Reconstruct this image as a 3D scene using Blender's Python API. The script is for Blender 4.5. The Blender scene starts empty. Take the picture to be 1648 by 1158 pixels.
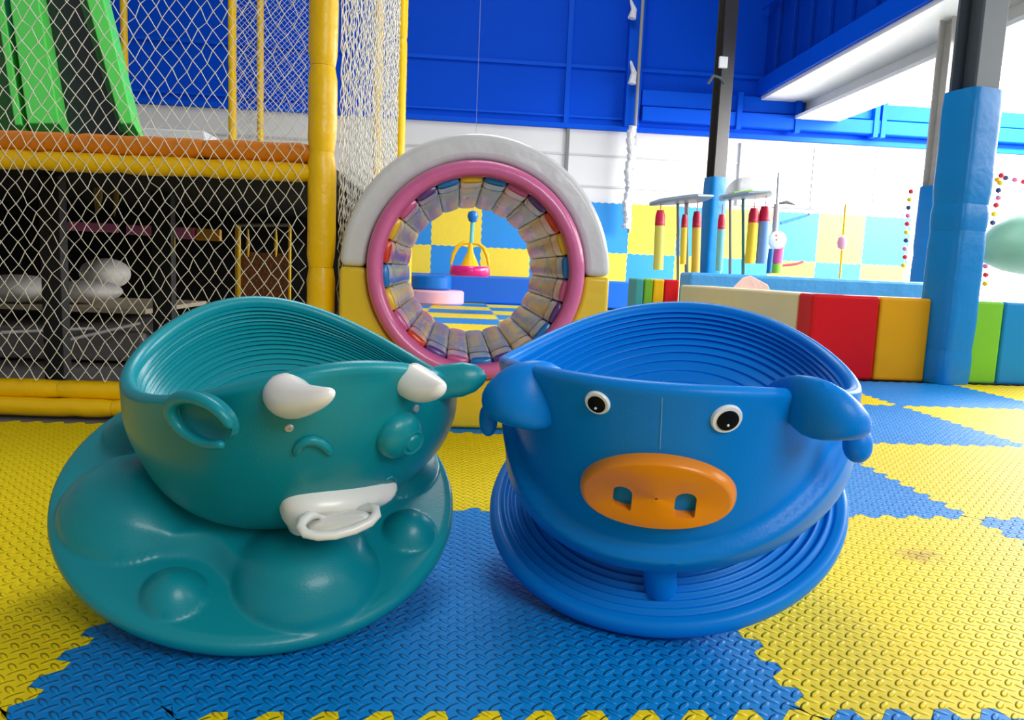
import bpy, bmesh, math, random
from mathutils import Vector, Matrix
from mathutils.bvhtree import BVHTree
random.seed(7)
PI = math.pi; R = math.radians
C = bpy.context.scene.collection
SC = bpy.context.scene

# ------------------------------------------------------------------ camera
F, H, PITCH, ROLL, YAW = 1198.2, .4175, .12225, .0428, .07964
_f = Vector((0, math.cos(PITCH), -math.sin(PITCH))); _u = Vector((0, math.sin(PITCH), math.cos(PITCH))); _x = Vector((1, 0, 0))
_xr = _x*math.cos(ROLL)+_u*math.sin(ROLL); _ur = _u*math.cos(ROLL)-_x*math.sin(ROLL)
RZ = Matrix.Rotation(-YAW, 3, 'Z')
CX, CU, CF = RZ@_xr, RZ@_ur, RZ@_f
CAM = Vector((0, 0, H))
cd = bpy.data.cameras.new('camera'); cam = bpy.data.objects.new('camera', cd); C.objects.link(cam)
cd.sensor_width = 36; cd.lens = 36*F/1648; cd.clip_start = .02; cd.clip_end = 200
m = Matrix((CX, CU, -CF)).transposed().to_4x4(); m.translation = CAM; cam.matrix_world = m
SC.camera = cam
def ray(px, py): return (CF + CX*((px-824)/F) - CU*((py-579)/F))
def onY(px, py, Y): d = ray(px, py); return CAM + d*(Y/d.y)
def onX(px, py, X): d = ray(px, py); return CAM + d*(X/d.x)
def onZ(px, py, Z): d = ray(px, py); return CAM + d*((Z-H)/d.z)

# ------------------------------------------------------------------ light
w = bpy.data.worlds.new('world'); SC.world = w; w.use_nodes = True
bg = w.node_tree.nodes['Background']; bg.inputs[0].default_value = (.93, .97, 1, 1); bg.inputs[1].default_value = .27
def area(name, loc, target, sx, sy, power, col=(1, 1, 1)):
    l = bpy.data.lights.new(name, 'AREA'); l.shape = 'RECTANGLE'; l.size = sx; l.size_y = sy; l.energy = power; l.color = col
    o = bpy.data.objects.new(name, l); C.objects.link(o); o.location = loc
    o.rotation_euler = (Vector(target)-Vector(loc)).to_track_quat('-Z', 'Y').to_euler(); return o
area('daylight_right', (4.6, 1.6, 2.1), (0, 1.6, .1), 4.5, 1.6, 135, (1, .985, .95))
area('pit_fill', (6.9, 6.2, 2.5), (6.3, 7.2, 0), 4.6, 4.0, 2000, (1, 1, 1))  # added fill that washes out the pit side, no lamp known there
area('front_fill', (1.5, -1.5, 1.8), (.0, 1.0, .2), 1.6, 1.0, 54, (1, 1, 1))  # added fill behind the camera, set low to brighten the cup faces
area('hall_lamp', (.6, 5.2, 5.5), (.6, 7.6, 1.2), 3.0, 2.0, 95, (1, 1, 1))
area('play_fill', (.5, 3.4, 3.6), (-1.0, 3.6, 1.2), 1.6, 1.6, 80, (1, 1, 1))  # added fill directed at the play frame and its side net
vs = SC.view_settings; vs.view_transform = 'Standard'; vs.look = 'None'; vs.exposure = 0.0; vs.gamma = 1; vs.use_curve_mapping = False

# ------------------------------------------------------------------ materials
def lin(c):
    if isinstance(c, str): c = tuple(int(c[i:i+2], 16) for i in (0, 2, 4))
    o = []
    for v in c[:3]:
        v /= 255; o.append(v/12.92 if v <= .04045 else ((v+.055)/1.055)**2.4)
    return (*o, 1)
MATS = {}
def mat(name, col, rough=.5, metal=0, bump=0, bscale=20, var=0, coat=0, emit=0, alpha=1, trans=0, spec=.5, vscale=None, sss=0):
    if name in MATS: return MATS[name]
    m = bpy.data.materials.new(name); m.use_nodes = True; nt = m.node_tree; b = nt.nodes['Principled BSDF']
    b.inputs['Base Color'].default_value = lin(col); b.inputs['Roughness'].default_value = rough; b.inputs['Metallic'].default_value = metal
    b.inputs['Specular IOR Level'].default_value = spec
    b.inputs['Coat Weight'].default_value = coat; b.inputs['Coat Roughness'].default_value = .08
    b.inputs['Alpha'].default_value = alpha; b.inputs['Transmission Weight'].default_value = trans
    if sss: b.inputs['Subsurface Weight'].default_value = sss; b.inputs['Subsurface Scale'].default_value = .02
    if emit: b.inputs['Emission Color'].default_value = lin(col); b.inputs['Emission Strength'].default_value = emit
    g = nt.nodes.new('ShaderNodeNewGeometry')
    n = nt.nodes.new('ShaderNodeTexNoise'); n.inputs['Scale'].default_value = vscale or bscale; n.inputs['Detail'].default_value = 4
    nt.links.new(g.outputs['Position'], n.inputs['Vector'])
    v = var or .04
    mx = nt.nodes.new('ShaderNodeMix'); mx.data_type = 'RGBA'; mx.blend_type = 'MULTIPLY'
    mr = nt.nodes.new('ShaderNodeMapRange'); mr.inputs[1].default_value = .3; mr.inputs[2].default_value = .7; mr.inputs[3].default_value = 1-v; mr.inputs[4].default_value = 1
    nt.links.new(n.outputs[0], mr.inputs[0]); mx.inputs[0].default_value = 1; mx.inputs[6].default_value = lin(col)
    nt.links.new(mr.outputs[0], mx.inputs[7]); nt.links.new(mx.outputs[2], b.inputs['Base Color'])
    if bump:
        n2 = nt.nodes.new('ShaderNodeTexNoise'); n2.inputs['Scale'].default_value = bscale; n2.inputs['Detail'].default_value = 3
        nt.links.new(g.outputs['Position'], n2.inputs['Vector'])
        bp = nt.nodes.new('ShaderNodeBump'); bp.inputs['Strength'].default_value = 1; bp.inputs['Distance'].default_value = bump
        nt.links.new(n2.outputs[0], bp.inputs['Height']); nt.links.new(bp.outputs[0], b.inputs['Normal'])
    MATS[name] = m; return m

def math_node(nt, op, a, b=None):
    n = nt.nodes.new('ShaderNodeMath'); n.operation = op
    for i, v in enumerate((a, b)):
        if v is None: continue
        if hasattr(v, 'is_linked') or hasattr(v, 'links'): nt.links.new(v, n.inputs[i])
        else: n.inputs[i].default_value = v
    return n.outputs[0]
def foam_mat(name, col, pitch=.0205, depth=.0032, axes='xy'):
    """EVA puzzle mat: lozenges on a checker lattice, alternating in direction."""
    m = mat(name, col, .5, var=.10, vscale=2.2, spec=.2); nt = m.node_tree; b = nt.nodes['Principled BSDF']
    g = nt.nodes.new('ShaderNodeNewGeometry'); s = nt.nodes.new('ShaderNodeSeparateXYZ'); nt.links.new(g.outputs['Position'], s.inputs[0])
    A = math_node(nt, 'DIVIDE', s.outputs['X'], pitch); B = math_node(nt, 'DIVIDE', s.outputs['Y' if axes == 'xy' else 'Z'], pitch)
    hs = []
    for off_, sg in ((0.0, 1.0), (.5, -1.0)):
        a = math_node(nt, 'SUBTRACT', math_node(nt, 'FRACT', math_node(nt, 'ADD', A, off_)), .5); c = math_node(nt, 'MULTIPLY', math_node(nt, 'SUBTRACT', math_node(nt, 'FRACT', math_node(nt, 'ADD', B, off_)), .5), sg)
        p = math_node(nt, 'DIVIDE', math_node(nt, 'ADD', a, c), .66); q = math_node(nt, 'DIVIDE', math_node(nt, 'SUBTRACT', a, c), .24)
        h = math_node(nt, 'SUBTRACT', 1.0, math_node(nt, 'ADD', math_node(nt, 'MULTIPLY', p, p), math_node(nt, 'MULTIPLY', q, q)))
        mr = nt.nodes.new('ShaderNodeMapRange'); mr.interpolation_type = 'SMOOTHSTEP'
        nt.links.new(h, mr.inputs[0]); mr.inputs[1].default_value = 0; mr.inputs[2].default_value = .8; hs.append(mr.outputs[0])
    class _O: outputs = [math_node(nt, 'MAXIMUM', hs[0], hs[1])]
    mr = _O
    bp = nt.nodes.new('ShaderNodeBump'); bp.inputs['Distance'].default_value = depth; bp.inputs['Strength'].default_value = 1
    nt.links.new(mr.outputs[0], bp.inputs['Height']); nt.links.new(bp.outputs[0], b.inputs['Normal'])
    return m
M_matb = foam_mat('foam_blue', (0, 134, 216)); M_maty = foam_mat('foam_yellow', (244, 216, 4))
def stain(m, c, rad):
    nt = m.node_tree; b = nt.nodes['Principled BSDF']; src = b.inputs['Base Color'].links[0].from_socket
    g = nt.nodes.new('ShaderNodeNewGeometry'); v = nt.nodes.new('ShaderNodeVectorMath'); v.operation = 'DISTANCE'; v.inputs[1].default_value = c
    nt.links.new(g.outputs['Position'], v.inputs[0])
    n = nt.nodes.new('ShaderNodeTexNoise'); n.inputs['Scale'].default_value = 45; n.inputs['Detail'].default_value = 5; nt.links.new(g.outputs['Position'], n.inputs['Vector'])
    d = math_node(nt, 'DIVIDE', v.outputs['Value'], rad); k = math_node(nt, 'SUBTRACT', math_node(nt, 'MULTIPLY', n.outputs[0], 2.2), d)
    mr = nt.nodes.new('ShaderNodeMapRange'); nt.links.new(k, mr.inputs[0]); mr.inputs[1].default_value = .2; mr.inputs[2].default_value = 1.0; mr.inputs[4].default_value = .6
    mx = nt.nodes.new('ShaderNodeMix'); mx.data_type = 'RGBA'; nt.links.new(mr.outputs[0], mx.inputs[0]); nt.links.new(src, mx.inputs[6]); mx.inputs[7].default_value = lin((150, 96, 40))
    nt.links.new(mx.outputs[2], b.inputs['Base Color'])
stain(M_maty, onZ(1480, 893, 0), .045)
M_wmb = mat('wall_mat_blue', (30, 140, 215), .6); M_wmy = mat('wall_mat_yellow', (244, 214, 60), .6)
M_teal = mat('teal_plastic', (8, 138, 150), .34, spec=.35, var=.05, vscale=6, coat=.06, bump=.0002, bscale=400)
M_pig = mat('blue_plastic', (0, 130, 222), .38, spec=.2, var=.05, vscale=6, coat=.03, bump=.0002, bscale=400)
M_snout = mat('orange_plastic', (240, 140, 10), .34, coat=.15)
M_white_pl = mat('white_plastic', (236, 234, 228), .3, coat=.2, sss=.1)
M_white = mat('white_gloss', (240, 242, 244), .3); M_black = mat('black_gloss', (4, 4, 5), .5, spec=.15)
M_steel = mat('screw_steel', (200, 200, 200), .5, metal=.6)
M_vyel = mat('yellow_vinyl', (246, 196, 0), .34, bump=.004, bscale=22, spec=.4)
M_vora = mat('orange_vinyl', (216, 124, 8), .38, bump=.004, bscale=22)
M_vblue = mat('blue_vinyl', (0, 124, 200), .36, bump=.005, bscale=12, spec=.3)
M_net = mat('net_cord', (226, 222, 208), .7); M_netd = mat('net_brown', (170, 110, 60), .8)
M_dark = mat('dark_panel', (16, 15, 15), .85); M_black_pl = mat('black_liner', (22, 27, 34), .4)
M_green = mat('green_slide', (86, 214, 84), .35, coat=.2); M_dgreen = mat('dark_green_slide', (10, 110, 14), .35)
M_wallblue = mat('blue_wall_paint', (0, 76, 214), .6, spec=.08, var=.08, vscale=.9); M_wallblue2 = mat('blue_trim_paint', (0, 84, 220), .5, spec=.1)
M_wallwhite = mat('white_wall_panel', (222, 222, 222), .6, var=.05, vscale=1.3)
M_grey = mat('grey_floor', (120, 118, 116), .7, var=.2, vscale=3)
M_steelcol = mat('grey_steel_column', (74, 84, 94), .5); M_dsteel = mat('dark_steel_column', (70, 68, 66), .4, metal=.3)
M_pink = mat('pink_vinyl', (214, 104, 158), .3, coat=.3, bump=.003, bscale=20)
M_archw = mat('white_vinyl', (216, 216, 218), .28, coat=.4, bump=.006, bscale=11)

# ------------------------------------------------------------------ mesh building
class MB:
    def __init__(s): s.v = []; s.f = []
    def add(s, vs_, fs):
        o = len(s.v); s.v += [Vector(p) for p in vs_]; s.f += [tuple(i+o for i in f) for f in fs]; return s
    def box(s, x0, x1, y0, y1, z0, z1, M=None):
        p = [Vector(q) for q in ((x0,y0,z0),(x1,y0,z0),(x1,y1,z0),(x0,y1,z0),(x0,y0,z1),(x1,y0,z1),(x1,y1,z1),(x0,y1,z1))]
        if M: p = [M@q for q in p]
        return s.add(p, [(0,3,2,1),(4,5,6,7),(0,1,5,4),(1,2,6,5),(2,3,7,6),(3,0,4,7)])
    def loft(s, secs, n=24, power=1.0, capA=True, capB=True):
        """secs: (centre, axis a, axis b) ellipse sections"""
        vs_ = []
        for c, a, b in secs:
            for k in range(n):
                t = 2*PI*k/n; ct, st = math.cos(t), math.sin(t)
                if power != 1: ct = math.copysign(abs(ct)**power, ct); st = math.copysign(abs(st)**power, st)
                vs_.append(Vector(c)+Vector(a)*ct+Vector(b)*st)
        fs = []
        for i in range(len(secs)-1):
            for k in range(n):
                k2 = (k+1) % n; fs.append((i*n+k, i*n+k2, (i+1)*n+k2, (i+1)*n+k))
        if capA: fs.append(tuple(range(n-1, -1, -1)))
        if capB: fs.append(tuple((len(secs)-1)*n+k for k in range(n)))
        return s.add(vs_, fs)
    def tube(s, pts, r, n=10, round_ends=False):
        pts = [Vector(p) for p in pts]; N = len(pts); rs = r if isinstance(r, (list, tuple)) else [r]*N
        secs = []; t0 = (pts[1]-pts[0]).normalized(); up = Vector((0, 0, 1)) if abs(t0.z) < .9 else Vector((0, 1, 0))
        a = t0.cross(up).normalized()
        for i in range(N):
            t = (pts[min(i+1, N-1)]-pts[max(i-1, 0)]).normalized(); a = (a - t*a.dot(t)).normalized(); b = t.cross(a)
            if round_ends and i == 0:
                for q in (.1, .45, .8): secs.append((pts[0]-t*rs[0]*math.cos(math.asin(q)), a*rs[0]*q, b*rs[0]*q))
            secs.append((pts[i], a*rs[i], b*rs[i]))
            if round_ends and i == N-1:
                for q in (.8, .45, .1): secs.append((pts[i]+t*rs[i]*math.cos(math.asin(q)), a*rs[i]*q, b*rs[i]*q))
        return s.loft(secs, n)
    def lathe(s, prof, c=(0, 0, 0), n=32, ax=(0, 0, 1)):
        ax = Vector(ax).normalized(); up = Vector((0, 0, 1)) if abs(ax.z) < .9 else Vector((1, 0, 0)); a = ax.cross(up).normalized(); b = ax.cross(a)
        return s.loft([(Vector(c)+ax*z, a*max(r, 1e-4), b*max(r, 1e-4)) for r, z in prof], n)
    def prism(s, poly, d):
        """poly: 3D loop, extruded by vector d"""
        n = len(poly); p = [Vector(q) for q in poly]; d = Vector(d)
        return s.add(p+[q+d for q in p], [tuple(range(n))]+[tuple(range(2*n-1, n-1, -1))]+[(i, i+n, (i+1) % n+n, (i+1) % n) for i in range(n)])
    def build(s, name, m, parent=None, smooth=True, bevel=0, segs=2, ang=40, sub=0):
        off = parent.matrix_basis.translation.copy() if parent else Vector()
        p = parent.parent if parent else None
        while p: off += p.matrix_basis.translation; p = p.parent
        me = bpy.data.meshes.new(name); me.from_pydata([v-off for v in s.v], [], s.f)
        bm = bmesh.new(); bm.from_mesh(me); bmesh.ops.recalc_face_normals(bm, faces=bm.faces)
        bm.to_mesh(me); bm.free(); me.materials.append(m)
        if smooth:
            me.shade_smooth()
            if hasattr(me, 'set_sharp_from_angle'): me.set_sharp_from_angle(angle=R(ang))
        o = bpy.data.objects.new(name, me); C.objects.link(o)
        if parent: o.parent = parent
        if bevel:
            b = o.modifiers.new('bevel', 'BEVEL'); b.width = bevel; b.segments = segs; b.limit_method = 'ANGLE'; b.angle_limit = R(35)
        if sub:
            b = o.modifiers.new('sub', 'SUBSURF'); b.levels = sub; b.render_levels = sub
        return o
def thing(name, label, cat, loc=(0, 0, 0), group=None):
    o = bpy.data.objects.new(name, None); C.objects.link(o); o.location = loc; o.empty_display_size = .05
    return tag(o, label, cat, group)
def tag(o, label, cat, group=None, kind=None):
    if label: o['label'] = label
    if cat: o['category'] = cat
    if group: o['group'] = group
    if kind: o['kind'] = kind
    return o
def struct(o, label=None):
    o['kind'] = 'structure'
    if label: o['label'] = label
    return o
def dup(root, delta):
    r = root.copy(); C.objects.link(r); r.location = root.location + Vector(delta)
    for ch in list(root.children):
        c = ch.copy(); C.objects.link(c); c.parent = r
        for g in list(ch.children):
            d = g.copy(); C.objects.link(d); d.parent = c
    return r
def sm(a, b, x):
    t = max(0, min(1, (x-a)/(b-a))); return t*t*(3-2*t)

# ------------------------------------------------------------------ setting
T = .6
G0 = RZ@Vector((-.2934, .6303, 0))
WY = 9.15                                   # back wall
struct(MB().box(-9, 12, -3, WY, -.1, -.013).build('floor', M_grey, smooth=False))
ZB = onY(1000, 208, WY).z
XL, XR = -9, 12
struct(MB().box(XL, XR, WY, WY+.2, -.1, ZB).build('wall_back', M_wallwhite, smooth=False), 'white lower part of the far wall')
xw = onY(1290, 160, WY).x
struct(MB().box(XL, xw, WY, WY+.2, ZB, 8).box(xw, XR, WY, WY+.2, ZB, onY(1400, 170, WY).z).build('wall_back_upper', M_wallblue, smooth=False), 'royal blue painted upper part of the far wall')
# trims on the blue wall
t = MB().box(XL, XR, WY-.05, WY, ZB-.03, ZB+.03).box(XL, XR, WY-.03, WY, ZB+.10, ZB+.13)
struct(t.build('trim_1', M_wallblue2, smooth=False, bevel=.006))
zz = onY(790, 98, WY).z
struct(MB().box(XL, xw, WY-.03, WY, zz-.02, zz+.02).build('trim_2', M_wallblue2, smooth=False))
xa = onY(915, 100, WY).x
struct(MB().box(xa-.03, xa+.03, WY-.045, WY, ZB-.02, 8).build('trim_3', M_wallblue2, smooth=False))
xb = onY(1020, 100, WY).x
struct(MB().box(xb-.10, xb+.08, WY-.14, WY, ZB+.02, 8).build('trim_4', M_wallblue2, smooth=False, bevel=.01))
zl0, zl1 = onY(1150, 205, WY).z, onY(1150, 155, WY).z
struct(MB().box(xb+.1, XR, WY-.18, WY, zl0, (zl0+zl1)/2-.02).box(xb+.1, XR, WY-.12, WY, (zl0+zl1)/2, zl1).build('trim_5', M_wallblue2, smooth=False, bevel=.008))
for i, (px, a) in enumerate(((1190, 1), (1285, 1), (1412, 1), (1424, 1))):
    x = onY(px, 190, WY-.2).x
    struct(MB().box(x-.03, x+.03, WY-.2, WY-.1, zl0-.04, zl1+.02).build('trim_%d' % (6+i), M_wallblue2, smooth=False))
# panel joints on the white wall
xs = onY(912, 250, WY).x
struct(MB().box(xs-.02, xs+.02, WY-.03, WY, .1, ZB-.03).build('trim_10', mat('joint_grey', (120, 120, 120), .6), smooth=False))
for i, py in enumerate((250, 300)):
    z = onY(960, py, WY).z
    struct(MB().box(XL, XR, WY-.012, WY, z-.012, z+.012).build('trim_%d' % (11+i), mat('joint_pale', (196, 196, 198), .6), smooth=False))
# bright windows at the right of the far wall, glowing panel above them
M_glow = mat('glowing_white', (255, 255, 255), .3, emit=1.6)
x0, x1 = onY(1290, 100, WY).x, 12
struct(MB().box(xw, 12, WY+.04, WY+.08, onY(1400, 170, WY).z, 8).build('window_1', M_glow, smooth=False), 'glowing white panel in place of overexposed wall above the blue band')  # glow added where wall and roof are overexposed, not a known window
z0, z1 = 1.35, ZB-.12
k = 0
M_mull = mat('white_mullion', (238, 238, 238), .5)
for a, b in ((onY(1190, 300, WY).x, onY(1300, 300, WY).x), (onY(1306, 300, WY).x, onY(1400, 300, WY).x), (onY(1406, 300, WY).x, onY(1530, 300, WY).x), (onY(1536, 300, WY).x, onY(1680, 300, WY).x)):
    k += 1
    wn = struct(MB().box(a, b, WY-.02, WY-.008, z0, z1).build('window_%d' % (k+1), M_glow, smooth=False))
    f = MB(); f.box(a-.03, a, WY-.04, WY, z0, z1).box(b, b+.03, WY-.04, WY, z0, z1).box(a-.03, b+.03, WY-.04, WY, z1, z1+.04).box(a-.03, b+.03, WY-.06, WY, z0-.04, z0)
    f.build('window_frame', M_mull, wn, smooth=False)
# lower glazing over the mats further right
z0b = .35
for a, b in ((onY(1420, 400, WY).x, onY(1540, 400, WY).x), (onY(1550, 400, WY).x, onY(1700, 400, WY).x)):
    k += 1
    struct(MB().box(a, b, WY-.02, WY-.008, z0b, 1.28).build('window_%d' % (k+1), M_glow, smooth=False))

# blue corrugated box of the upper storey, running toward the camera at the right
P0 = onY(1232, 155, WY-.1); BX = P0.x; BZ = P0.z
bxr = BX+.75
M_cor = mat('blue_cladding', (0, 62, 180), .5, spec=.1)
cl = MB().box(BX, bxr, 2.2, WY-.001, BZ, 8)
struct(cl.build('wall_upper', M_cor, smooth=False), 'blue ribbed side of the upper storey at top right')
rb = MB()
y = WY-.35
while y > 3.3: rb.box(BX-.05, BX, y-.06, y+.06, BZ+.22, 8); y -= .42
struct(rb.build('trim_13', M_cor, smooth=False, bevel=.01))
struct(MB().box(BX-.09, BX, 4.55, WY-.002, BZ, BZ+.2).build('trim_14', M_wallblue2, smooth=False, bevel=.01))
struct(MB().box(BX-.09, BX, 2.2, 4.55, BZ, BZ+.2).build('trim_15', mat('maroon_paint', (120, 30, 36), .5), smooth=False, bevel=.01), 'maroon stretch of the upper storey edge')
rail = MB()
for z in (1.0, 1.25, 1.5): rail.tube([(BX-.12, WY-.1, BZ+z), (BX-.12, 2.5, BZ+z)], .018 if z == 1.0 else .008, 8)
struct(rail.build('trim_16', M_wallblue2))
# white soffit beam
struct(MB().box(BX-.06, bxr+.05, 2.2, WY-.05, BZ-.05, BZ-.002).box(BX+.5, bxr, 2.2, WY-.05, BZ-.22, BZ-.05).box(BX+.35, bxr+.15, 2.2, WY-.05, BZ-.26, BZ-.22).build('trim_17', mat('white_beam_paint', (236, 238, 236), .5), smooth=False, bevel=.005), 'white soffit and beam under the upper storey')

# wrapped pole and pipe on the far wall
t = thing('wrapped_pipe', 'thin pipe wrapped in torn clear plastic running down the far wall', 'pipe', (xb, WY-.2, 0))
MB().tube([(xb+.02, WY-.2, .9), (xb+.02, WY-.2, 6)], .02, 8).build('pipe', mat('pipe_grey', (150, 150, 150), .5), t)
M_plas = mat('plastic_wrap', (235, 236, 240), .25, bump=.02, bscale=30)
wv = MB(); pts = []; rs = []
for i in range(40):
    z = .95+i*(ZB-.95)/39*1.0; pts.append((xb-.02+.012*math.sin(i*.5), WY-.21, z)); rs.append(.05+.010*math.sin(i*2.1))
wv.tube(pts, rs, 9); wv.build('plastic_wrap', M_plas, t)
for a, b in ((30, 0), (135, 98)):
    p = onY(1017, a, WY-.24); q = onY(1015, b, WY-.24)
    MB().tube([p, p.lerp(q, .5)+Vector((.03, 0, 0)), q], [.05, .035, .012], 8).build('plastic_wrap', M_plas, t)

# ------------------------------------------------------------------ foam floor mats
def edge_path(kind, c, i0, i1):
    """toothed line on grid line c, running over cells i0..i1 (shared by both neighbours)"""
    out = []; n = 12; p = T/n
    for i in range(i0, i1):
        for k in range(n):
            s = i*T+k*p; a = .0085
            for ds, o in ((.0, -a), (.42, -a), (.58, a) , (.92, a)):
                # slightly dovetailed teeth
                d2 = ds + (.06 if o > 0 and ds < .7 else -.06 if ds == .42 else 0)
                q = s+d2*p
                out.append((c+o, q) if kind == 'v' else (q, c+o))
        s = (i+1)*T
    out[0] = (c, i0*T) if kind == 'v' else (i0*T, c)
    out.append((c, i1*T) if kind == 'v' else (i1*T, c))
    return out
M_thick = .012
def foam(x0, x1, r, col, label, group=None):
    y0, y1 = r*T, (r+1)*T; q = .022
    def hor(y):
        pts = []; L_ = x1-x0; k = max(1, round(L_/(T/12))); p = L_/k
        for j in range(k):
            for ds, o in ((.0, -.0085), (.36, -.0085), (.64, .0085), (.92, .0085)): pts.append((x0+(j+ds)*p, y+o))
        pts[0] = (x0, y); pts.append((x1, y)); return pts
    sides = [hor(y0), edge_path('v', x1, r, r+1), hor(y1)[::-1], edge_path('v', x0, r, r+1)[::-1]]
    mb = MB(); e = .0004
    def P(a, b, z=0): return Vector((G0.x+a, G0.y+b, z))
    for k, sd in enumerate(sides):
        outp, inn = [], []
        for a, b in sd:
            ca, cb = min(max(a, x0+q), x1-q), min(max(b, y0+q), y1-q)
            if k == 0: cb = y0+q
            if k == 1: ca = x1-q
            if k == 2: cb = y1-q
            if k == 3: ca = x0+q
            cx_ = max(-1, min(1, (ca-a)*60)); cy_ = max(-1, min(1, (cb-b)*60))
            outp.append((a+cx_*e, b+cy_*e)); inn.append((ca, cb))
        n = len(sd)
        vs_ = [P(*p) for p in outp]+[P(*p) for p in inn]+[P(p[0], p[1], -M_thick) for p in outp]
        mb.add(vs_, [(m_, m_+1, n+m_+1, n+m_) for m_ in range(n-1)]+[(m_, 2*n+m_, 2*n+m_+1, m_+1) for m_ in range(n-1)])
    mb.add([P(x0+q, y0+q), P(x1-q, y0+q), P(x1-q, y1-q), P(x0+q, y1-q)], [(0, 1, 2, 3)])
    me = mb.build('foam_floor_mat', M_matb if col == 'b' else M_maty, smooth=False)
    bm = bmesh.new(); bm.from_mesh(me.data); bmesh.ops.remove_doubles(bm, verts=bm.verts, dist=1e-5); bmesh.ops.recalc_face_normals(bm, faces=bm.faces)
    if sum(f.normal.z*f.calc_area() for f in bm.faces) < 0: bmesh.ops.reverse_faces(bm, faces=bm.faces)
    bm.to_mesh(me.data); bm.free()
    return tag(me, label, 'floor mat', group)
cn = {'b': 'blue', 'y': 'yellow'}
near = {(0, 0): 'large blue foam mat in the foreground under and between the two cups',
 (1, 0): 'yellow foam mat in the foreground at lower right, with a brown stain',
 (2, 0): 'blue foam mat cut by the right edge, lower right corner area',
 (0, 1): 'yellow foam mat showing between the two cups',
 (1, 1): 'blue foam mat just right of the pig cup saucer',
 (2, 1): 'large yellow foam mat right of the pig cup, second row from the camera',
 (3, 1): 'foam mat at the right edge, second row from the camera',
 (1, 2): 'yellow foam mat behind the pig cup',
 (2, 2): 'blue foam mat touching the pig cup ear, middle distance at right',
 (3, 2): 'pale yellow foam mat at the right edge, two rows in front of the soft wall',
 (1, 3): 'blue foam mat behind the pig cup in front of the cream wall block',
 (2, 3): 'small corner of a yellow foam mat in front of the red wall block',
 (3, 3): 'blue foam mat at the foot of the thick padded column',
 (4, 3): 'yellow foam mat in front of the green wall block, right edge',
 (0, 2): 'foam mat in front of the padded roller tunnel'}
for r in range(-1, 4):
    for c in range(0, 6):
        if c >= 3 and r < 0: continue
        if c == 5 and r < 2: continue
        col = 'by'[(c+r) % 2]
        if (c, r) == (0, -1) : col = 'y'
        lb = near.get((c, r))
        if r == -1: lb = '%s foam mat whose toothed edge shows along the bottom of the photo, %s' % (cn[col], ('middle', 'right', 'far right')[c])
        if lb is None: lb = '%s foam mat near the right edge, column %s and row %s from the near corner' % (cn[col], ('one', 'two', 'three', 'four', 'five', 'six')[c], ('one', 'two', 'three', 'four')[r])
        foam(c*T, (c+1)*T, r, col, lb)
for r in range(-1, 2):
    foam(-.145, 0, r, 'b' if r < 1 else 'y', ('narrow blue foam strip at the bottom left edge of the photo', 'narrow blue foam strip beside the large blue mat under the teal cup', 'narrow yellow foam strip behind the teal cup')[r+1])
for r in range(-1, 2):
    for c in (-1, -2):
        if r < 0 and c == -2: continue
        foam(c*T-.145, (c+1)*T-.145, r, 'y', {(-1, -1): 'yellow foam mat at the lower left corner', (-1, 0): 'yellow foam mat left of the teal cup', (-2, 0): 'yellow foam mat further left of the teal cup, at the frame edge', (-1, 1): 'yellow foam mat behind the teal cup, before the yellow kerb pads', (-2, 1): 'yellow foam mat at the left edge in front of the yellow kerb pads'}[(c, r)])
for r in range(4, 14):
    for c in range(-1, 3):
        col = 'by'[(c+r) % 2]
        foam(c*T, (c+1)*T, r, col, '%s foam mat among the far floor stripes seen through the roller tunnel' % cn[col], '%s foam mats on the far floor' % cn[col])

# ------------------------------------------------------------------ spinning cups
def frame(Cc, az, el, faz):
    az -= YAW; faz -= YAW
    n = Vector((math.sin(el)*math.cos(az), math.sin(el)*math.sin(az), math.cos(el)))
    f = Vector((math.cos(faz), math.sin(faz), 0)); f = (f-n*f.dot(n)).normalized()
    return RZ@Vector(Cc), n.cross(f), f, n
class Frame:
    def __init__(s, *a): s.C, s.x, s.f, s.n = frame(*a)
    def P(s, x, f, z): return s.C+s.x*x+s.f*f+s.n*z
    def pol(s, r, phi, z): return s.P(r*math.sin(phi), r*math.cos(phi), z)
def grid_faces(nu, nv, closed=True):
    fs = []
    for j in range(nv-1):
        for i in range(nu if closed else nu-1):
            i2 = (i+1) % nu; fs.append((j*nu+i, j*nu+i2, (j+1)*nu+i2, (j+1)*nu+i))
    return fs
def bvh(o):
    return BVHTree.FromPolygons([o.matrix_world@v.co for v in o.data.vertices], [tuple(p.vertices) for p in o.data.polygons])
def hitter(tree, root):
    off = root.location
    def h(px, py):
        d = ray(px, py).normalized(); loc, no, i, dist = tree.ray_cast(CAM-off, d)
        if loc is None: return None, None
        if no.dot(d) > 0: no = -no
        return loc+off, no
    return h
def saucer(fr, Rr, top, under, name, m, root, na=300, nr=130):
    """top(s, phi) and under(s) heights; s = radius share"""
    mb = MB(); vs_ = []
    for j in range(nr):
        s = max(.01, j/(nr-1)*.965)
        for i in range(na):
            ph = 2*PI*i/na; vs_.append(fr.pol(s*Rr, ph, top(s, ph)))
    for k in range(1, 8):                    # rounded lip
        a = PI/2-PI*k/8
        zt = top(.965, 0); zb_ = -.012; zc = (zt+zb_)/2; hh = (zt-zb_)/2
        for i in range(na):
            ph = 2*PI*i/na; vs_.append(fr.pol(Rr*(.965+.035*math.cos(a)), ph, zc+hh*math.sin(a)))
    for j in range(14):
        s = max(.01, .965*(1-j/13))
        for i in range(na): vs_.append(fr.pol(s*Rr, 2*PI*i/na, under(s)))
    mb.add(vs_, grid_faces(na, nr+7+14)); return mb.build(name, m, root, ang=60)
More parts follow.
